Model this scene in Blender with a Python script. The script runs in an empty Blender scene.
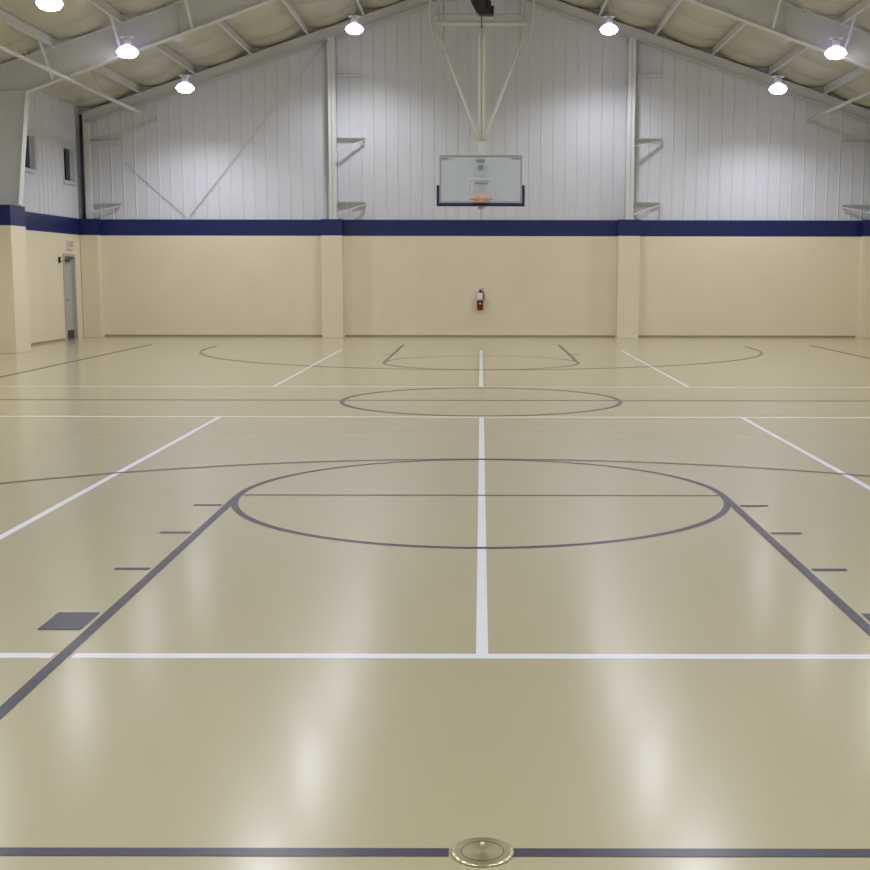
import bpy, math, random
from mathutils import Vector, Matrix
random.seed(4)
C = bpy.context.scene.collection
PI = math.pi
F = 0.3048

# ------------------------------------------------------------------ camera, world, exposure
cam_d = bpy.data.cameras.new('camera')
cam_d.sensor_width = 36.0
cam_d.lens = 1252.5 * 36.0 / 870.0
cam_d.shift_x = -0.0529
cam_d.clip_end = 200
cam = bpy.data.objects.new('camera', cam_d)
C.objects.link(cam)
cam.matrix_world = (Matrix.Translation((0, -3.435, 1.641)) @ Matrix.Rotation(PI/2 - 0.128351, 4, 'X')
                    @ Matrix.Rotation(0.0015947, 4, 'Z'))
bpy.context.scene.camera = cam
w = bpy.data.worlds.new('night_sky')
w.use_nodes = True
w.node_tree.nodes['Background'].inputs[0].default_value = (0.02, 0.025, 0.04, 1)
w.node_tree.nodes['Background'].inputs[1].default_value = 0.3
bpy.context.scene.world = w
vs = bpy.context.scene.view_settings
vs.view_transform = 'Standard'
vs.look = 'None'
vs.gamma = 1.0
vs.use_curve_mapping = False
vs.exposure = -0.63
LAMP_W = 440.0       # watts of each high bay lamp
LAMP_SPREAD = 152.0  # degrees of its light cone
LENS_E = 32.0

# ------------------------------------------------------------------ helpers
def lin(r, g, b):
    f = lambda c: (c/255/12.92 if c/255 <= .04045 else ((c/255+.055)/1.055)**2.4)
    return (f(r), f(g), f(b), 1)

def mat(name, col, rough=.5, metal=0.0, noise=0.0, nscale=3.0, bump=0.0, bscale=20.0, spec=.5, coat=0.0, emis=None, es=0.0, rn=0.0):
    m = bpy.data.materials.new(name)
    m.use_nodes = True
    nt = m.node_tree
    b = nt.nodes['Principled BSDF']
    b.inputs['Base Color'].default_value = col
    b.inputs['Roughness'].default_value = rough
    b.inputs['Metallic'].default_value = metal
    b.inputs['Specular IOR Level'].default_value = spec
    b.inputs['Coat Weight'].default_value = coat
    b.inputs['Coat Roughness'].default_value = .17
    tc = nt.nodes.new('ShaderNodeTexCoord')
    if noise or rn:
        n = nt.nodes.new('ShaderNodeTexNoise')
        n.inputs['Scale'].default_value = nscale
        n.inputs['Detail'].default_value = 5
        nt.links.new(tc.outputs['Object'], n.inputs['Vector'])
        if noise:
            mr = nt.nodes.new('ShaderNodeMapRange')
            mr.inputs[1].default_value = .3; mr.inputs[2].default_value = .7
            mr.inputs[3].default_value = 1-noise; mr.inputs[4].default_value = 1+noise
            nt.links.new(n.outputs['Fac'], mr.inputs[0])
            vm = nt.nodes.new('ShaderNodeVectorMath'); vm.operation = 'SCALE'
            vm.inputs[0].default_value = col[:3]
            nt.links.new(mr.outputs[0], vm.inputs['Scale'])
            nt.links.new(vm.outputs[0], b.inputs['Base Color'])
        if rn:
            mr2 = nt.nodes.new('ShaderNodeMapRange')
            mr2.inputs[1].default_value = .3; mr2.inputs[2].default_value = .7
            mr2.inputs[3].default_value = rough-rn; mr2.inputs[4].default_value = rough+rn
            nt.links.new(n.outputs['Fac'], mr2.inputs[0])
            nt.links.new(mr2.outputs[0], b.inputs['Roughness'])
    if bump:
        n = nt.nodes.new('ShaderNodeTexNoise')
        n.inputs['Scale'].default_value = bscale
        n.inputs['Detail'].default_value = 3
        nt.links.new(tc.outputs['Object'], n.inputs['Vector'])
        bp = nt.nodes.new('ShaderNodeBump')
        bp.inputs['Strength'].default_value = bump
        bp.inputs['Distance'].default_value = .02
        nt.links.new(n.outputs['Fac'], bp.inputs['Height'])
        nt.links.new(bp.outputs[0], b.inputs['Normal'])
    if emis:
        b.inputs['Emission Color'].default_value = emis
        b.inputs['Emission Strength'].default_value = es
    return m

class MB:
    def __init__(s): s.v = []; s.f = []; s.sm = []
    def add(s, vs_, fs, smooth=False):
        o = len(s.v); s.v += [tuple(v) for v in vs_]
        for f in fs: s.f.append(tuple(i+o for i in f)); s.sm.append(smooth)
        return s
    def box(s, x0, x1, y0, y1, z0, z1):
        return s.add([(x0,y0,z0),(x1,y0,z0),(x1,y1,z0),(x0,y1,z0),(x0,y0,z1),(x1,y0,z1),(x1,y1,z1),(x0,y1,z1)],
                     [(0,3,2,1),(4,5,6,7),(0,1,5,4),(1,2,6,5),(2,3,7,6),(3,0,4,7)])
    def prism(s, poly, axis, a, b):
        # poly: 2D outline; axis 'x': (y,z) outline, 'y': (x,z), 'z': (x,y)
        n = len(poly)
        def P(p, t):
            return {'x': (t, p[0], p[1]), 'y': (p[0], t, p[1]), 'z': (p[0], p[1], t)}[axis]
        vs_ = [P(p, a) for p in poly] + [P(p, b) for p in poly]
        fs = [tuple(range(n))[::-1], tuple(range(n, 2*n))] + [(i, (i+1) % n, n+(i+1) % n, n+i) for i in range(n)]
        return s.add(vs_, fs)
    def tube(s, pts, r, n=12, caps=True):
        pts = [Vector(p) for p in pts]
        rs = r if isinstance(r, (list, tuple)) else [r]*len(pts)
        rings = []
        up = None
        for i, p in enumerate(pts):
            d = (pts[min(i+1, len(pts)-1)] - pts[max(i-1, 0)]).normalized()
            if up is None:
                up = Vector((0,0,1)) if abs(d.z) < .9 else Vector((0,1,0))
            a = d.cross(up).normalized(); b = a.cross(d).normalized(); up = b
            rings.append([p + (a*math.cos(t*2*PI/n) + b*math.sin(t*2*PI/n))*rs[i] for t in range(n)])
        vs_ = [v for r_ in rings for v in r_]
        fs = []
        for i in range(len(pts)-1):
            for k in range(n):
                fs.append((i*n+k, i*n+(k+1) % n, (i+1)*n+(k+1) % n, (i+1)*n+k))
        s.add(vs_, fs, True)
        if caps:
            o = len(s.v) - len(vs_)
            s.f.append(tuple(range(o, o+n))[::-1]); s.sm.append(False)
            o2 = o + (len(pts)-1)*n
            s.f.append(tuple(range(o2, o2+n))); s.sm.append(False)
        return s
    def bar(s, a, b, w_, h_, up=(0,0,1)):
        a, b = Vector(a), Vector(b); d = (b-a).normalized(); up = Vector(up)
        x = d.cross(up).normalized(); y = x.cross(d).normalized()
        q = [(-1,-1),(1,-1),(1,1),(-1,1)]
        vs_ = [p + x*i*w_/2 + y*j*h_/2 for p in (a, b) for i, j in q]
        return s.add(vs_, [(0,3,2,1),(4,5,6,7),(0,1,5,4),(1,2,6,5),(2,3,7,6),(3,0,4,7)])
    def lathe(s, prof, c=(0,0,0), n=32, axis='z'):
        vs_ = []
        for r, z in prof:
            for k in range(n):
                t = 2*PI*k/n
                p = (r*math.cos(t), r*math.sin(t), z)
                if axis == 'x': p = (p[2], p[0], p[1])
                if axis == 'y': p = (p[0], p[2], p[1])
                vs_.append((p[0]+c[0], p[1]+c[1], p[2]+c[2]))
        fs = [(i*n+k, i*n+(k+1) % n, (i+1)*n+(k+1) % n, (i+1)*n+k) for i in range(len(prof)-1) for k in range(n)]
        return s.add(vs_, fs, True)
    def build(s, name, m, parent=None, bevel=0.0):
        me = bpy.data.meshes.new(name)
        me.from_pydata(s.v, [], s.f)
        me.polygons.foreach_set('use_smooth', s.sm)
        me.update()
        me.materials.append(m)
        o = bpy.data.objects.new(name, me)
        C.objects.link(o)
        if parent:
            o.parent = parent
        if bevel:
            md = o.modifiers.new('bevel', 'BEVEL'); md.width = bevel; md.segments = 2; md.limit_method = 'ANGLE'
        return o

def empty(name, loc=(0,0,0)):
    o = bpy.data.objects.new(name, None); C.objects.link(o); o.location = loc
    o.empty_display_size = .2
    return o
def tag(o, label=None, cat=None, group=None, kind=None):
    if label: o['label'] = label
    if cat: o['category'] = cat
    if group: o['group'] = group
    if kind: o['kind'] = kind
    return o
def struct(o, label=None):
    o['kind'] = 'structure'
    if label: o['label'] = label
    return o
def copy_tree(o, parent=None):
    c = o.copy(); C.objects.link(c)
    if parent: c.parent = parent
    for ch in list(o.children):
        if not ch.name.startswith('suspension_stem'): copy_tree(ch, c)
    return c

# ------------------------------------------------------------------ materials
M = {}
M['floor'] = mat('cream_sports_floor', lin(181,171,138), .24, noise=.012, nscale=.35, spec=.5, coat=.55)
M['line_grey'] = mat('grey_court_paint', lin(70,67,82), .26, noise=.02, nscale=3)
M['line_faint'] = mat('worn_grey_court_paint', lin(104,97,94), .26, noise=.05, nscale=6)
M['line_white'] = mat('white_court_paint', lin(226,226,232), .24, noise=.03, nscale=5)
M['line_cream'] = mat('cream_court_paint', lin(220,214,194), .24, noise=.03, nscale=5)
M['tan_wall'] = mat('tan_wall_paint', lin(234,222,194), .4, noise=.02, nscale=1.2, bump=.05, bscale=14)
M['navy'] = mat('navy_wall_paint', lin(24,36,92), .34, noise=.04, nscale=4)
M['liner'] = mat('white_ribbed_sheet', lin(216,217,223), .5, noise=.02, nscale=.9)
M['steel'] = mat('white_painted_steel', lin(220,221,218), .38, noise=.03, nscale=2.5)
M['frame_steel'] = mat('pale_primed_steel', lin(212,213,210), .42, noise=.05, nscale=1.6)
M['ceiling'] = mat('white_vinyl_roof_insulation', lin(202,198,178), .3, noise=.05, nscale=.9, bump=.5, bscale=2.2)
M['pipe'] = mat('bright_white_pipe', lin(235,235,230), .25)
M['glass_night'] = mat('dark_night_glass', lin(28,32,42), .05, spec=.6)
M['win_frame'] = mat('white_window_frame', lin(215,216,224), .35)
M['door'] = mat('pale_grey_door_paint', lin(176,180,182), .35)
M['door_frame'] = mat('tan_grey_door_frame', lin(186,182,160), .4)
M['dark_metal'] = mat('dark_metal', lin(58,56,56), .35, metal=.5)
M['black'] = mat('black_enamel', lin(24,24,28), .35)
M['navy_trim'] = mat('dark_navy_trim', lin(34,34,60), .4)
M['pad'] = mat('navy_board_padding', lin(32,36,92), .5, bump=.1, bscale=60)
M['orange'] = mat('faded_orange_rim_paint', lin(196,140,122), .4)
M['red'] = mat('extinguisher_red', lin(112,20,14), .25)
M['tag_white'] = mat('white_label', lin(226,222,220), .5)
M['grey_mark'] = mat('grey_board_print', lin(134,144,146), .5)
M['white_mark'] = mat('white_board_print', lin(205,210,214), .5)
M['alu'] = mat('grey_aluminium', lin(156,164,166), .4, metal=.3)
M['exit_red'] = mat('exit_red', lin(200,80,70), .5)
M['lamp_white'] = mat('white_lamp_housing', lin(246,246,250), .4)
M['lamp_glow'] = mat('glowing_lamp_lens', lin(240,240,250), .3, emis=(.86, .88, 1.0, 1), es=LENS_E)
M['reflector'] = mat('violet_glow_prismatic_reflector', lin(225,225,245), .2, emis=(.55, .5, 1.0, 1), es=3.2)  # violet glow put in for the lens colour fringe and to brighten the housing
# clear-ish board glass
g = bpy.data.materials.new('board_glass'); g.use_nodes = True
b_ = g.node_tree.nodes['Principled BSDF']
b_.inputs['Base Color'].default_value = lin(208,216,220)
b_.inputs['Roughness'].default_value = .12
b_.inputs['Alpha'].default_value = .55
M['glass'] = g
# brushed round plate
m = bpy.data.materials.new('brushed_brass_plate'); m.use_nodes = True
nt = m.node_tree; b_ = nt.nodes['Principled BSDF']
b_.inputs['Base Color'].default_value = lin(226,218,184)
b_.inputs['Metallic'].default_value = .9
b_.inputs['Roughness'].default_value = .22
b_.inputs['Anisotropic'].default_value = .85
b_.inputs['Anisotropic Rotation'].default_value = .25
tg = nt.nodes.new('ShaderNodeTangent'); tg.direction_type = 'RADIAL'; tg.axis = 'Z'
nt.links.new(tg.outputs[0], b_.inputs['Tangent'])
M['brass'] = m
# floor: faint board-wide rolls of the poured sheet
nt = M['floor'].node_tree

# ------------------------------------------------------------------ room dimensions (metres)
WX = 10.24           # side walls
YB, YF = 29.18, -7.0 # far end wall, near end wall
ZM0, ZM1 = 2.59, 3.0 # painted band on the masonry
def roof(x): return 9.25 - .335*abs(x)
EAVE = roof(WX)

# floor
fl = MB().box(-WX, WX, YF, YB, -.15, 0).build('floor', M['floor'])
struct(fl, 'glossy cream poured sports floor with court lines')

# --- painted lines: thin paint films, parts of the floor
ZL = [0.0005]
def paint(name, polys, m, label):
    """polys: list of (outer pts list closed strip) given as quads in XY"""
    z = ZL[0]; ZL[0] += .00012
    mb = MB()
    for q in polys:
        n = len(q)
        mb.add([(x, y, z) for x, y in q], [tuple(range(n))])
    o = mb.build(name, m, fl)
    o['label'] = label
    return o
def hline(y, x0, x1, w_=.0508): return [(x0, y-w_/2), (x1, y-w_/2), (x1, y+w_/2), (x0, y+w_/2)]
def vline(x, y0, y1, w_=.0508): return [(x-w_/2, y0), (x+w_/2, y0), (x+w_/2, y1), (x-w_/2, y1)]
def arc(cx, cy, r, a0, a1, w_=.0508, n=96):
    out = []
    for i in range(n):
        t0 = a0+(a1-a0)*i/n; t1 = a0+(a1-a0)*(i+1)/n
        out.append([(cx+(r+s*w_/2)*math.cos(t), cy+(r+s*w_/2)*math.sin(t)) for t, s in ((t0,-1),(t0,1),(t1,1),(t1,-1))])
    return out
L = 84*F; FT = 19*F - .0254; RC = 6*F - .0254; SW = 25*F
CW = RC - .03
# white court (runs the length of the floor)
paint('white_centre_line', [vline(.006, 1.81, 10.86, .053)], M['line_white'], 'white painted line running up the middle')
paint('white_far_centre_line', [vline(0, 14.76, 23.6, .06)], M['line_white'], 'white painted line running to the far wall')
cut = .045
paint('white_end_line', [hline(1.81, -SW, -RC-cut, .07), hline(1.81, -RC+cut, RC-cut, .07), hline(1.81, RC+cut, SW, .07)], M['line_white'], 'white painted line across the near floor')
paint('white_cross_line', [hline(10.88, -SW-1.5, SW+1.5, .12)], M['line_cream'], 'cream white line across, nearer of the two at mid floor')
paint('white_cross_line', [hline(14.74, -SW-1.5, SW+1.5, .12)], M['line_cream'], 'cream white line across, farther of the two at mid floor')
for s in (-1, 1):
    side = 'left' if s < 0 else 'right'
    paint('white_side_line', [vline(s*3.0, 1.84, 10.85, .055)], M['line_white'], 'white painted line on the near %s' % side)
    paint('white_side_line', [vline(s*3.02, 14.77, 23.6, .055)], M['line_white'], 'white painted line on the far %s' % side)
# basketball court
paint('near_baseline', [hline(-.04, -SW-.05, -.09), hline(-.04, .09, SW+.05)], M['line_grey'], 'dark grey painted line across the front')
paint('near_free_throw_circle', arc(0, FT, RC, 0, 2*PI, n=128), M['line_grey'], 'dark grey painted circle, nearest')
paint('near_free_throw_line', [hline(FT, -RC+.03, RC-.03, .045)], M['line_faint'], 'thin grey line across the nearest circle')
for s in (-1, 1):
    side = 'left' if s < 0 else 'right'
    paint('near_lane_line', [vline(s*RC, 0, FT+.02, .054)], M['line_grey'], 'dark grey lane line on the %s' % side)
    a, b = sorted((s*1.85, s*2.045))
    for y in (3.41, 4.40, 5.35):
        paint('lane_mark', [hline(y, a, b, .05)], M['line_grey'], 'short grey lane dash')
    a, b = sorted((s*1.852, s*2.055))
    paint('lane_block', [hline(2.35, a, b, .3)], M['line_grey'], 'solid grey block beside the %s lane line' % side)
HY = 5.25*F
R3 = 19.75*F - .0254
paint('near_three_point_arc', arc(0, HY, R3, .0, PI, n=160) + [vline(s*R3, 0, HY) for s in (-1, 1)], M['line_faint'], 'grey three point arc sweeping wide, nearest')
paint('centre_circle', arc(0, L/2, RC, 0, 2*PI, .055, n=128), M['line_grey'], 'grey circle at mid court')
paint('half_court_line', [hline(L/2, -SW, SW)], M['line_faint'], 'thin grey line across mid court')
paint('far_free_throw_circle', arc(0, L-FT, RC, PI, 2*PI, .05, n=96) + arc(0, L-FT, RC, 0, PI, .035, n=96), M['line_faint'], 'faint grey circle, farthest')
for s in (-1, 1):
    side = 'left' if s < 0 else 'right'
    paint('far_lane_line', [vline(s*RC, L-FT, L, .055)], M['line_grey'], 'grey far lane line on the %s' % side)
    a, b = sorted((s*1.85, s*2.045))
    paint('lane_mark', [hline(L-3.41, a, b, .06)], M['line_faint'], 'short grey dash beside the far lane')
paint('far_three_point_arc', arc(0, L-HY, R3, PI, 2*PI, .06, n=160) + [vline(s*R3, L-HY, L-.6, .06) for s in (-1, 1)], M['line_faint'], 'grey far three point arc')
paint('side_line', [vline(-SW, 0, L, .06)], M['line_faint'], 'grey court side line on the left')
paint('side_line', [vline(SW, 0, L, .06)], M['line_faint'], 'grey court side line on the right')

# ------------------------------------------------------------------ ribbed metal lining
def prof(a, b, pitch=.305, off=0.0):
    """breakpoints (u, h) of the ribbed sheet between a and b"""
    pts = [(a, 0)]
    k = math.ceil((a-off)/pitch)
    while off+k*pitch < b-.03:
        u = off+k*pitch
        if u > a+.03:
            pts += [(u-.02, 0), (u-.008, .018), (u+.008, .018), (u+.02, 0)]
            # two low swages between ribs
        k += 1
    pts.append((b, 0))
    return pts
def liner_end(y, sgn):
    mb = MB()
    P = prof(-WX, WX)
    P = sorted(P + [(0.001, 0)])
    for (u0, h0), (u1, h1) in zip(P, P[1:]):
        mb.add([(u0, y-sgn*h0, ZM1-.02), (u1, y-sgn*h1, ZM1-.02), (u1, y-sgn*h1, roof(u1)), (u0, y-sgn*h0, roof(u0))], [(0,1,2,3)])
    # closing back sheet gives it depth
    mb.prism([(-WX, ZM1-.02), (WX, ZM1-.02), (WX, roof(WX)), (0, roof(0)), (-WX, roof(WX))], 'y', y+sgn*.002, y+sgn*.2)
    return mb
def liner_side(x, sgn, holes=()):
    mb = MB()
    P = prof(YF, YB, .305, .1)
    for y0, y1, z0, z1 in holes: P += [(y0, 0), (y1, 0)]
    P = [p for p in P if not any(y0 < p[0] < y1 for y0, y1, _, _ in holes)]
    P.sort()
    def col(a, b, z0, z1, h0, h1):
        mb.add([(x-sgn*h0, a, z0), (x-sgn*h1, b, z0), (x-sgn*h1, b, z1), (x-sgn*h0, a, z1)], [(0,1,2,3)])
        if h0 == 0 and h1 == 0: mb.box(min(x+sgn*.003, x+sgn*.2), max(x+sgn*.003, x+sgn*.2), a, b, z0, z1)
    for (u0, h0), (u1, h1) in zip(P, P[1:]):
        mid = (u0+u1)/2
        H = [h for h in holes if h[0] < mid < h[1]]
        if H:
            _, _, z0, z1 = H[0]
            col(u0, u1, ZM1-.02, z0, h0, h1); col(u0, u1, z1, EAVE, h0, h1)
        else:
            col(u0, u1, ZM1-.02, EAVE, h0, h1)
    return mb
def masonry(name, boxes, parent):
    """boxes of the lower wall plus the navy course on top of it"""
    lo, hi = MB(), MB()
    for (x0, x1, y0, y1, z0) in boxes:
        if z0 < ZM0: lo.box(x0, x1, y0, y1, z0, ZM0)
        hi.box(x0, x1, y0, y1, max(z0, ZM0), ZM1)
    return lo, hi

# far end wall
lo, hi = masonry('wall_back', [(-WX-.3, WX+.3, YB-.04, YB+.2, 0)], None)
wb = struct(lo.build('wall_back', M['tan_wall']), 'tan painted lower wall at the far end')
hi.build('painted_band', M['navy'], wb)['label'] = 'navy blue band along the wall'
liner_end(YB, 1).build('ribbed_lining', M['liner'], wb)['label'] = 'white ribbed metal sheeting above the band'
PD = .36
for (a, b) in ((-10.2, -9.76), (-4.08, -3.54), (3.48, 4.04), (9.72, 10.2)):
    p = MB().box(a, b, YB-.04-PD, YB-.041, 0, ZM0).build('pilaster', M['tan_wall'], wb, .006)
    MB().box(a, b, YB-.04-PD, YB-.041, ZM0, ZM1).build('painted_band', M['navy'], p)
# side walls
DY0, DY1, DZ = 27.4, 28.28, 2.1
holes = [(24.95, 25.85, 3.95, 4.75), (27.8, 28.68, 3.87, 4.72)]
lo, hi = MB(), MB()
lo.box(-WX-.2, -WX+.03, YF, DY0, 0, ZM0); lo.box(-WX-.2, -WX+.03, DY1, YB-.045, 0, ZM0); lo.box(-WX-.2, -WX+.03, DY0, DY1, DZ, ZM0)
hi.box(-WX-.2, -WX+.03, YF, YB-.045, ZM0, ZM1)
wl = struct(lo.build('wall_left', M['tan_wall']), 'tan painted lower side wall on the left')
hi.build('painted_band', M['navy'], wl)
liner_side(-WX, -1, holes).build('ribbed_lining', M['liner'], wl)
lo = MB().box(WX-.03, WX+.2, YF, YB-.045, 0, ZM0)
wr = struct(lo.build('wall_right', M['tan_wall']), 'tan painted lower side wall on the right')
MB().box(WX-.03, WX+.2, YF, YB-.045, ZM0, ZM1).build('painted_band', M['navy'], wr)
liner_side(WX, 1).build('ribbed_lining', M['liner'], wr)
FRAMES = [22.6, 16.0, 9.4, 2.8]
for y in FRAMES:
    for s, wall in ((-1, wl), (1, wr)):
        a, b = sorted((s*9.5, s*(WX-.031)))
        p = MB().box(a, b, y-.42, y+.42, 0, ZM0).build('pilaster', M['tan_wall'], wall, .006)
        MB().box(a, b, y-.42, y+.42, ZM0, ZM1).build('painted_band', M['navy'], p)
# near end wall, behind the camera
wf = struct(MB().box(-WX-.2, WX+.2, YF-.2, YF+.03, 0, ZM0).build('wall_front', M['tan_wall']))
MB().box(-WX-.2, WX+.2, YF-.2, YF+.03, ZM0, ZM1).build('painted_band', M['navy'], wf)
liner_end(YF, -1).build('ribbed_lining', M['liner'], wf)
# low base strips
bs = mat('tan_base_strip', lin(160,148,112), .5)
mb = MB(); xs = [(-9.77, -4.09), (-3.53, 3.47), (4.05, 9.71)]
for a, b in xs: mb.box(a, b, YB-.052, YB-.0405, 0, .05)
struct(mb.build('baseboard_back', bs))
mb = MB(); ys = [(YF+.05, 2.37), (3.23, 8.97), (9.83, 15.57), (16.43, 22.17), (23.03, DY0-.06)]
for a, b in ys: mb.box(-WX+.0305, -WX+.042, a, b, 0, .05)
struct(mb.build('baseboard_left', bs))

# ------------------------------------------------------------------ ceiling: sagging white-faced insulation over purlins
PX = [.35, 1.55, 2.98, 4.38, 5.82, 7.25, 8.65]
mb = MB()
xs_ = sorted(set([-WX-.2, -WX] + [s*p for p in PX for s in (-1, 1)] + [0, WX, WX+.2]))
gx = []
for a, b in zip(xs_, xs_[1:]):
    n = 6 if b-a > .5 else 2
    gx += [a+(b-a)*i/n for i in range(n)]
gx.append(xs_[-1])
SEAM = 1.64
ny = int((YB-YF)/SEAM*14)
gy = [YF-.2 + (YB-YF+.4)*i/ny for i in range(ny+1)]
def sag(x, y):
    # bags down between purlins, pinched at purlins and at the roll seams
    for a, b in zip(xs_, xs_[1:]):
        if a <= x <= b:
            t = (x-a)/(b-a); s1 = math.sin(PI*t) if b-a > .5 else 0
            break
    ph = ((y-29.18)/SEAM + .5) % 1.0
    s2 = abs(math.sin(PI*ph))**.45
    return -.06*s1 - .12*s1**.6*s2 - .02*s1*math.sin(x*3.1+y*1.7)*math.cos(y*2.3)
vs_ = [(x, y, roof(x)+sag(x, y)+.0) for y in gy for x in gx]
n = len(gx)
fs = [(j*n+i, (j+1)*n+i, (j+1)*n+i+1, j*n+i+1) for j in range(len(gy)-1) for i in range(n-1)]
mb.add(vs_, fs, True)
ce = struct(mb.build('ceiling', M['ceiling']), 'pitched ceiling of sagging white-faced insulation')
sd = ce.modifiers.new('thick', 'SOLIDIFY'); sd.thickness = .12; sd.offset = 1 if False else -1

ordn = ['ridge-side', 'second', 'third', 'fourth', 'fifth', 'sixth', 'seventh']
for s in (-1, 1):
    side = 'left' if s < 0 else 'right'
    for i, px in enumerate(PX):
        x = s*px; z = roof(px)-.01
        mb = MB()
        t = .012; d = .2; fw = .065
        # Z section
        o = [(x-t/2, z-d), (x+t/2, z-d), (x+t/2, z), (x-t/2, z)]
        mb.prism(o, 'y', YF+.03, YB-.03)
        mb.box(min(x, x-s*fw), max(x, x-s*fw), YF+.03, YB-.03, z-d-t, z-d)
        mb.box(min(x, x+s*fw), max(x, x+s*fw), YF+.03, YB-.03, z-t, z)
        tag(mb.build('roof_purlin', M['steel']),
            'pale steel roof purlin running lengthwise, %s out from the ridge on the %s slope' % ('first' if i == 0 else ordn[i], side),
            'roof beam', 'lengthwise roof purlins')

# ------------------------------------------------------------------ rigid steel frames
def flange_z(x): return 8.58 - .36*abs(x)
def frame(y, label):
    root = empty('steel_frame', (0, y, 0))
    def B(mb, name, par=root): return mb.build(name, M['frame_steel'], par)
    for s in (-1, 1):
        top = lambda x: roof(x)-.225
        # rafter
        mb = MB()
        x0, x1 = 0.0, 9.2
        web = [(s*x0, flange_z(x0)), (s*x1, flange_z(x1)), (s*x1, top(x1)), (s*x0, top(x0))]
        mb.prism(web, 'y', -.006, .006)
        mb.bar((s*x0, 0, flange_z(x0)), (s*x1, 0, flange_z(x1)), .22, .016)
        mb.bar((s*x0, 0, top(x0)), (s*x1, 0, top(x1)), .22, .016)
        for sx in (2.95, 6.1):
            mb.box(s*sx-.006, s*sx+.006, -.1, .1, flange_z(sx), top(sx))
        rf = B(mb, 'rafter')
        for bx in (8.65, 7.25, 5.82, 4.38, 2.98):
            zf = flange_z(bx)
            b1 = MB().bar((s*bx, -.09, zf+.03), (s*bx, -.8, roof(bx)-.2), .05, .012, (1,0,0)).bar((s*bx+.02, -.09, zf+.03), (s*bx+.02, -.8, roof(bx)-.2), .008, .05, (1,0,0))
            b1.build('flange_brace', M['steel'], root)
        # tapered column
        mb = MB()
        web = [(s*(WX-.05), ZM1+.01), (s*9.44, ZM1+.01), (s*9.2, flange_z(9.2)), (s*9.2, top(9.2)), (s*(WX-.05), top(WX-.05))]
        mb.prism(web, 'y', -.006, .006)
        mb.bar((s*9.44, 0, ZM1+.01), (s*9.2, 0, flange_z(9.2)), .22, .016, (1,0,0))
        mb.bar((s*(WX-.05), 0, ZM1+.01), (s*(WX-.05), 0, top(WX)), .22, .016, (1,0,0))
        mb.box(min(s*9.2, s*(WX-.05)), max(s*9.2, s*(WX-.05)), -.1, .1, flange_z(9.2)-.008, flange_z(9.2)+.008)
        mb.bar((s*9.2, 0, top(9.2)), (s*(WX-.05), 0, top(WX-.05)), .22, .016)
        mb.box(min(s*9.38, s*(WX-.05)), max(s*9.38, s*(WX-.05)), -.13, .13, ZM1, ZM1+.02)
        B(mb, 'column')
    tag(root, label, 'steel frame', 'steel roof frames')
frame(22.6, 'pale steel roof frame of tapered columns and rafters, the one before the far wall')
frame(16.0, 'pale steel roof frame over the middle of the court')

# sloping beams at the top of the far wall
for s in (-1, 1):
    mb = MB()
    y = YB-.14
    bt = lambda x: roof(x)-.225
    bb = lambda x: 8.97-.335*abs(x)-.02
    def R(z0f, z1f, ya, yb, xa=0.0, xb=WX-.05):
        mb.add([(s*xa, ya, z0f(xa)), (s*xb, ya, z0f(xb)), (s*xb, ya, z1f(xb)), (s*xa, ya, z1f(xa)),
                (s*xa, yb, z0f(xa)), (s*xb, yb, z0f(xb)), (s*xb, yb, z1f(xb)), (s*xa, yb, z1f(xa))],
               [(0,1,2,3),(7,6,5,4),(0,4,5,1),(3,2,6,7),(1,5,6,2),(0,3,7,4)])
    z0 = lambda x: roof(x)-.5
    z1 = lambda x: roof(x)-.22
    R(z0, z1, y-.005, y+.005)
    R(z0, lambda x: z0(x)+.014, y-.09, y+.09)
    R(lambda x: z1(x)-.014, z1, y-.09, y+.09)
    tag(mb.build('sloping_wall_beam', M['frame_steel']),
        'pale steel beam following the %s roof slope along the far wall top' % ('left' if s < 0 else 'right'), 'steel beam', 'sloping beams on the far wall')

# ------------------------------------------------------------------ far wall columns with their brackets
def bracket(par, x, z, s, yc, strut):
    """arm along the wall from the column, and a strut from the column's face"""
    ln = .72
    a = MB().bar((x, YB-.05, z), (x+s*ln, YB-.05, z), .045, .05)
    a.bar((x, YB-.085, z+.02), (x+s*ln, YB-.085, z+.02), .07, .008)
    a = a.build('bracket_arm', M['steel'], par)
    if strut:
        MB().bar((x, yc, z-strut), (x+s*(ln-.02), YB-.1, z-.05), .05, .03).build('strut', M['frame_steel'], a)
for s in (-1, 1):
    x = s*3.77; h = .085
    root = empty('wall_column', (0, 0, 0))
    top = roof(x)-.5
    mb = MB()
    ya, yb = YB-.36, YB-.03
    mb.box(x-h, x+h, ya, ya+.014, ZM1, top)
    mb.box(x-h, x+h, yb-.014, yb, ZM1, top)
    mb.box(x-.005, x+.005, ya, yb, ZM1, top)
    mb.build('column', M['steel'], root)
    MB().box(x-.12, x+.12, ya-.02, yb, ZM1, ZM1+.02).build('base_plate', M['steel'], root)
    for z, st in ((3.43, .3), (5.03, .32 if s < 0 else .2), (6.6, 0)):
        bracket(root, x+h, z, 1, ya+.02, st)
    tag(root, 'white steel column on the far wall %s of the basketball board' % ('left' if s < 0 else 'right'), 'column', 'columns on the far wall')
for s in (-1, 1):
    root = empty('corner_column', (0, 0, 0))
    x = s*10.0
    MB().box(x-.07, x+.07, YB-.25, YB-.03, ZM1, roof(10.0)-.5).build('column', M['steel'], root)
    for z, st in ((3.38, .2), (4.93, 0)):
        bracket(root, x-s*.07, z, -s, YB-.22, st)
    tag(root, 'white steel corner column with short brackets in the far %s corner' % ('left' if s < 0 else 'right'), 'column', 'corner columns')
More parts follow.
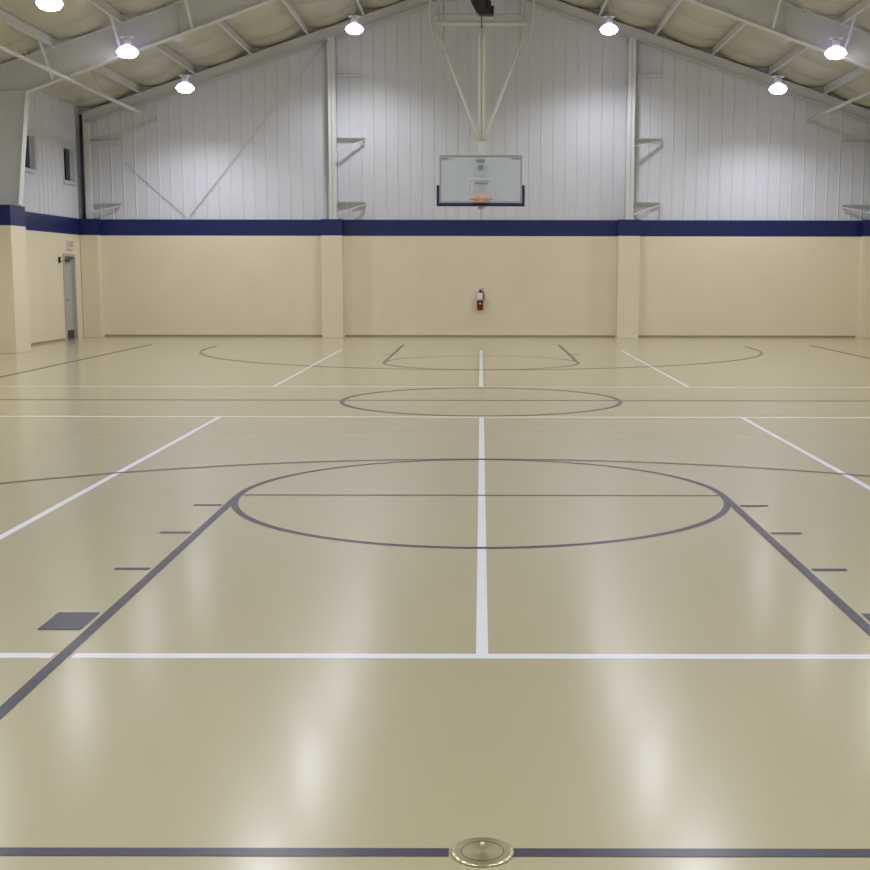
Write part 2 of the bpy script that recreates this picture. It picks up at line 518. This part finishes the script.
# dark trim pipe in far left corner
tag(MB().tube([(-10.1, YB-.30, ZM1+.002), (-10.1, YB-.30, 5.6)], .034).build('corner_pipe', M['navy_trim']),
    'thin dark navy vertical pipe in the far left corner', 'pipe')
# diagonal bracing rods
for (a, b, nm) in (((-9.1, 4.44), (-7.56, 3.08), 'slanting down from the corner'), ((-7.48, 3.08), (-3.95, 7.4), 'slanting up to the column')):
    tag(MB().tube([(a[0], YB-.045, a[1]), (b[0], YB-.045, b[1])], .009, 8).build('bracing_rod', M['liner']),
        'thin grey bracing rod on the far wall, ' + nm, 'rod', 'diagonal bracing rods')

# ------------------------------------------------------------------ long ceiling pipes
for s in (-1, 1):
    root = empty('long_pipe', (s*8.3, 0, 5.5))
    MB().tube([(0, -2.0, 0), (0, YB-.03, 0)], .042, 14).build('pipe', M['pipe'], root)
    for y in (16.0, 22.6):
        c = MB().lathe([(.052, -.03), (.052, .03)], (0, y, 0), 14, 'y')
        c.box(-.012, .012, y-.03, y+.03, .04, .1)
        c.build('clamp', M['steel'], root)
    for y in (20.3, 24.9):
        MB().tube([(s*0, y, 0), (s*.35, y, roof(8.65)-5.5-.2)], .008, 6).build('hanger_rod', M['steel'], root)
    tag(root, 'long white pipe hung under the %s roof slope, running towards the far wall' % ('left' if s < 0 else 'right'), 'pipe', 'long hung pipes')

# ------------------------------------------------------------------ high windows on the left wall
for i, (y0, y1, z0, z1) in enumerate(holes):
    xi = -WX; dp = .11
    mb = MB(); t = .035
    mb.box(xi-dp, xi+.012, y0, y0+t, z0, z1); mb.box(xi-dp, xi+.012, y1-t, y1, z0, z1)
    mb.box(xi-dp, xi+.012, y0+t, y1-t, z1-t, z1); mb.box(xi-dp, xi+.012, y0+t, y1-t, z0, z0+t)
    # sash
    mb.box(xi-dp, xi-dp+.04, y0+t, y0+t+.05, z0+t, z1-t); mb.box(xi-dp, xi-dp+.04, y1-t-.05, y1-t, z0+t, z1-t)
    wn = struct(mb.build('window_%d' % (i+1), M['win_frame']), 'small high window, %s' % ('nearer, half behind the frame column' if i == 0 else 'nearer the far corner'))
    MB().box(xi-dp+.01, xi-dp+.018, y0+t+.05, y1-t-.05, z0+t, z1-t).build('window_pane', M['glass_night'], wn)
    MB().box(xi-.02, xi+.05, y0-.04, y1+.04, z0-.05, z0-.001).build('window_sill', M['win_frame'], wn)
    MB().box(xi+.0, xi+.03, y0-.05, y0-.001, z0, z1+.05).box(xi, xi+.03, y1+.001, y1+.05, z0, z1+.05).box(xi, xi+.03, y0-.001, y1+.001, z1+.001, z1+.05).build('window_trim', M['win_frame'], wn)

# ------------------------------------------------------------------ door in the far left corner
x = -WX+.03
mb = MB()
mb.box(x-.2, x+.03, DY0, DY0+.06, 0, DZ); mb.box(x-.2, x+.03, DY1-.06, DY1, 0, DZ); mb.box(x-.2, x+.03, DY0+.06, DY1-.06, DZ-.06, DZ)
dr = struct(mb.build('door_1', M['door_frame']), 'steel door in the far left corner')
lf = MB().box(x-.1, x-.05, DY0+.065, DY1-.065, .01, DZ-.065).build('door_leaf', M['door'], dr)
MB().box(x-.049, x+.03, DY0+.12, DY0+.42, 1.9, 1.97).bar((x+.02, DY0+.35, 1.96), (x+.02, DY0+.7, 1.99), .03, .02).build('door_closer', M['dark_metal'], lf)
MB().box(x-.049, x-.03, DY0+.09, DY0+.15, .88, 1.05).tube([(x-.04, DY0+.12, .98), (x+.03, DY0+.12, .98), (x+.03, DY0+.25, .98)], .012, 8).build('door_handle', M['dark_metal'], lf)
MB().box(x-.049, x-.045, DY0+.075, DY1-.075, .02, .22).build('kick_plate', M['dark_metal'], lf)
# vertical stile strip that reads bluish
MB().box(x-.049, x-.03, DY0+.2, DY0+.26, .24, 1.88).build('vertical_rod', M['alu'], lf)

# exit sign above the door
ex = empty('exit_sign', (-WX+.03, 27.93, 2.22))
MB().box(.001, .05, -.2, .2, 0, .22).build('housing', M['tag_white'], ex, .006)
cu = bpy.data.curves.new('exit_text', 'FONT'); cu.body = 'EXIT'; cu.size = .2; cu.align_x = 'CENTER'; cu.align_y = 'CENTER'; cu.extrude = .002
to = bpy.data.objects.new('tmp_text', cu); C.objects.link(to)
dg = bpy.context.evaluated_depsgraph_get(); dg.update()
me = bpy.data.meshes.new_from_object(to.evaluated_get(dg))
bpy.data.objects.remove(to)
me.materials.clear(); me.materials.append(M['exit_red'])
lt = bpy.data.objects.new('lettering', me); C.objects.link(lt); lt.parent = ex
lt.location = (.053, 0, .11); lt.rotation_euler = (PI/2, 0, PI/2)
lt['label'] = 'red EXIT letters'
tag(ex, 'small white EXIT sign with red letters above the corner door', 'exit sign')
# alarm device left of the door
al = empty('alarm_box', (-WX+.03, 27.12, 1.95))
MB().box(.001, .05, -.05, .05, -.07, .07).build('housing', M['dark_metal'], al, .006)
MB().lathe([(.03, .05), (.03, .065), (.0, .07)], (0, 0, 0), 16, 'x').build('strobe', M['tag_white'], al)
tag(al, 'small dark alarm box on the wall left of the corner door', 'alarm')

# ------------------------------------------------------------------ fire extinguisher
fe = empty('fire_extinguisher', (-.03, YB-.14, .7))
MB().lathe([(0, 0), (.07, .0), (.08, .02), (.08, .36), (.072, .40), (.045, .435), (.025, .45), (.025, .47), (0, .47)], n=24).build('cylinder', M['red'], fe)
MB().lathe([(.0812, .26), (.0812, .37), (.0735, .402), (.047, .437)], n=24).build('shoulder_band', M['tag_white'], fe)['label'] = 'white upper band of the cylinder'  # white band around the upper part of the cylinder
MB().box(-.018, .018, -.0835, -.08, .15, .19).build('label_plate', M['tag_white'], fe)
MB().box(-.022, .022, -.02, .02, .47, .51).build('valve', M['black'], fe)
MB().bar((-.02, 0, .52), (.1, 0, .55), .02, .012).bar((-.02, 0, .5), (.1, 0, .49), .02, .012).build('lever', M['black'], fe)
MB().tube([(.02, -.02, .49), (.09, -.04, .45), (.1, -.05, .36), (.09, -.06, .25)], .014, 10).build('hose', M['black'], fe)
MB().box(-.1, .03, .02, .09, .4, .56).box(-.09, .02, .081, .095, .1, .45).build('wall_bracket', M['tag_white'], fe)
tag(fe, 'small red fire extinguisher with white label hanging on the far wall', 'fire extinguisher')

# wall outlet
ou = empty('wall_outlet', (4.38, YB-.041, .42))
MB().box(-.04, .04, -.008, -.0005, -.06, .06).build('cover_plate', M['tag_white'], ou, .002)
MB().box(-.017, .017, -.011, -.0081, -.04, -.01).box(-.017, .017, -.011, -.0081, .01, .04).build('socket', M['tag_white'], ou)
tag(ou, 'small white wall outlet low on the far wall right of the right column', 'outlet')

# ------------------------------------------------------------------ round floor plate
fp = empty('floor_plate', (.006, -.04, 0))
MB().lathe([(.09, .0022), (.09, .0045), (.085, .0065), (.078, .006), (.03, .0052), (0, .005)], n=64).build('disc', M['brass'], fp)
mb = MB().lathe([(.0595, .0058), (.0605, .0066), (.0615, .0058)], n=48)
mb.build('ring', M['dark_metal'], fp)
MB().lathe([(.007, .006), (.007, .0085), (0, .009)], (0, .045, 0), 16).build('screw', M['tag_white'], fp)
tag(fp, 'round shiny brass cover plate set in the dark front line', 'floor plate')

# ------------------------------------------------------------------ ceiling-hung basketball backstop
BY = L - 4*F + .0
bk = empty('basketball_backstop', (0, BY, 0))
cxb = -.015
gl = MB().box(cxb-.87, cxb+.87, 0, .012, 3.17, 4.16).build('backboard', M['glass'], bk)
gl['label'] = 'clear glass backboard'
mb = MB(); e = .03
mb.box(cxb-.9, cxb-.9+e, -.008, .03, 3.166, 4.19); mb.box(cxb+.9-e, cxb+.9, -.008, .03, 3.166, 4.19)
mb.box(cxb-.9+e, cxb+.9-e, -.008, .03, 4.19-e, 4.19); mb.box(cxb-.9+e, cxb+.9-e, -.008, .03, 3.166, 3.166+e)
mb.build('board_frame', M['alu'], gl)
mb = MB(); t = .04
for (x0, x1, z0, z1) in ((-.3, .3, 3.66, 3.66+t), (-.3, -.3+t, 3.25, 3.66), (.3-t, .3, 3.25, 3.66)):
    mb.box(cxb+x0, cxb+x1, -.004, -.0005, z0, z1)
mb.build('target_rectangle', M['white_mark'], gl)
for (x0, x1, z0, z1) in ((-.86, -.7, 4.1, 4.135), (.68, .85, 4.1, 4.135), (-.1, .08, 4.04, 4.1), (-.05, .05, 3.88, 3.98), (-.14, .16, 3.58, 3.61), (.7, .78, 3.18, 3.2)):
    MB().box(cxb+x0, cxb+x1, -.0065, -.0045, z0, z1).build('printed_mark', M['grey_mark'], gl)['label'] = 'small grey printed mark'
mb = MB()
mb.box(cxb-.965, cxb+.965, -.03, .06, 3.095, 3.165)
mb.box(cxb-.965, cxb-.905, -.03, .06, 3.165, 3.55); mb.box(cxb+.905, cxb+.965, -.03, .06, 3.165, 3.55)
mb.build('edge_padding', M['pad'], bk, .012)['label'] = 'navy padding along lower board edge'
# rim
rz = 3.22
mb = MB()
ring = [(math.cos(t*2*PI/40)*.235, -.385+math.sin(t*2*PI/40)*.235, rz) for t in range(41)]
mb.tube(ring, .011, 8, False)
rim = mb.build('rim', M['orange'], bk)
MB().box(-.15, .15, -.16, -.01, rz-.03, rz).box(-.16, .16, -.03, -.009, rz-.045, rz+.15).bar((-.09, -.03, rz+.09), (-.04, -.16, rz), .02, .03).bar((.09, -.03, rz+.09), (.04, -.16, rz), .02, .03).build('rim_bracket', mat('pale_rim_bracket', lin(226,196,176), .4), rim)
# board carrier behind the glass
mb = MB()
mb.box(-.07, .07, .07, .2, 3.05, 4.5)
mb.box(-.16, -.1, .035, .07, 3.2, 3.95); mb.box(.1, .16, .035, .07, 3.2, 3.95); mb.box(-.16, .16, .035, .07, 3.9, 3.96); mb.box(-.16, .16, .035, .07, 3.15, 3.2)
mb.box(-.2, -.02, .0, .12, 3.0, 3.045)
mb.build('board_carrier', M['steel'], bk)
# mast
YM = .16
mb = MB()
for dx in (-.045, .045): mb.tube([(dx, YM, 4.45), (dx, YM, 6.62), (dx*.8, YM, 6.95)], [.034, .034, .018], 12)
mb.build('mast', M['pipe'], bk)
MB().box(-.11, .11, YM-.05, YM+.05, 4.36, 4.5).build('lower_joint', M['steel'], bk)
for s in (-1, 1):
    MB().tube([(s*.95, YM, 6.86), (s*.04, YM, 4.46)], .032, 12).build('side_brace', M['pipe'], bk)
MB().tube([(-1.0, YM, 7.0), (1.0, YM, 7.0)], .055, 14).build('cross_pipe', M['frame_steel'], bk)
MB().tube([(-1.0, YM+.15, 7.2), (1.0, YM+.15, 7.2)], .03, 14).build('rear_cross_pipe', M['frame_steel'], bk)
for s in (-1, 1):
    MB().tube([(s*1.1, YM, 8.72), (s*1.1, YM, 7.7), (s*1.12, YM, 7.3), (s*1.1, YM, 7.0), (s*1.03, YM, 6.65), (s*.98, YM, 6.4)], .03, 10).build('side_hanger', M['frame_steel'], bk)
    MB().tube([(s*.93, YM, 7.35), (s*.92, YM, 6.9), (s*.86, YM, 6.55)], .028, 10).build('inner_hanger', M['frame_steel'], bk)
    MB().tube([(s*.84, YM+.35, 8.7), (s*.84, YM+.35, 6.4)], .009, 6).build('shadow_rod', M['alu'], bk)  # thin grey rods stand in for two vertical shadow lines
MB().tube([(-1.55, YM, 8.66), (1.55, YM, 8.66)], .05, 12).build('header_pipe', M['frame_steel'], bk)
# winch motor, black
mb = MB()
mb.tube([(-.06, YM-.35, 7.95), (-.06, YM-.35, 7.62), (-.04, YM-.35, 7.4), (.0, YM-.35, 7.2), (.0, YM-.35, 7.14)], [.2, .21, .2, .13, .11], 20)
mo = mb.build('winch_motor', M['black'], bk)
MB().box(-.07, .26, YM-.45, YM-.2, 7.1, 7.28).box(.0, .2, YM-.42, YM-.22, 7.27, 7.4).build('gearbox', M['black'], mo, .015)
MB().tube([(-.06, YM-.35, 7.95), (-.06, YM-.35, 8.1), (0, YM, 8.62)], .02, 8).build('mount', M['dark_metal'], mo)
MB().tube([(0, YM-.3, 7.12), (0, YM-.07, 6.9)], .012, 6).build('strap', M['dark_metal'], mo)
tag(bk, 'ceiling hung basketball backstop with glass board, blue edge padding and white mast', 'basketball hoop')

# ------------------------------------------------------------------ high bay lamps
def lamp_proto():
    r = empty('high_bay_lamp', (0, 0, 0))
    # origin = bottom of the lens
    MB().lathe([(.0, -.09), (.08, -.083), (.15, -.06), (.195, -.01), (.205, .03)], n=28).build('lens', M['lamp_glow'], r)['label'] = 'glowing white lens'
    MB().lathe([(.215, .02), (.22, .035), (.19, .09), (.14, .13), (.09, .15), (.07, .16)], n=28).build('reflector', M['reflector'], r)
    MB().lathe([(.0, .16), (.075, .16), (.08, .18), (.08, .27), (.06, .29), (.0, .29)], n=20).build('ballast_housing', M['lamp_white'], r)
    MB().box(-.13, .13, -.05, .05, .30, .33).box(-.02, .02, -.02, .02, .29, .30).build('mounting_bar', M['lamp_white'], r)
    return r
sp = bpy.data.lights.new('lamp_beam', 'SPOT')
sp.energy = LAMP_W; sp.color = (.865, .905, 1.0)
sp.spot_size = math.radians(LAMP_SPREAD); sp.spot_blend = .8; sp.shadow_soft_size = .18
proto = lamp_proto()
lo_ = bpy.data.objects.new('lamp_beam', sp); C.objects.link(lo_); lo_.parent = proto; lo_.location = (0, 0, -.31)
rows = [(-7.03, 5.96, 'outer left'), (-3.0, 7.32, 'inner left'), (3.0, 7.32, 'inner right'), (7.03, 5.96, 'outer right')]
ycs = [27.07, 22.2, 17.67, 12.97, 8.27, 3.57, -1.13, -5.0]
vis = {0: 'nearest the far wall', 1: 'second from the far wall', 2: 'third from the far wall', 3: 'fourth from the far wall', 4: 'fifth from the far wall', 5: 'sixth from the far wall', 6: 'seventh from the far wall', 7: 'last, behind the viewer'}
first = True
for rx, rz_, rn_ in rows:
    for k, y in enumerate(ycs):
        o = proto if first else copy_tree(proto)
        first = False
        o.location = (rx, y, rz_)
        # a suspension stem up to the roof, its length set by the slope
        h = roof(rx) - .1 - rz_
        MB().tube([(0, 0, .33), (0, 0, h)], .006, 6).build('suspension_stem', M['frame_steel'], o)
        tag(o, 'glowing white high bay lamp in the %s row, %s' % (rn_, vis[k]), 'ceiling lamp', 'high bay ceiling lamps')
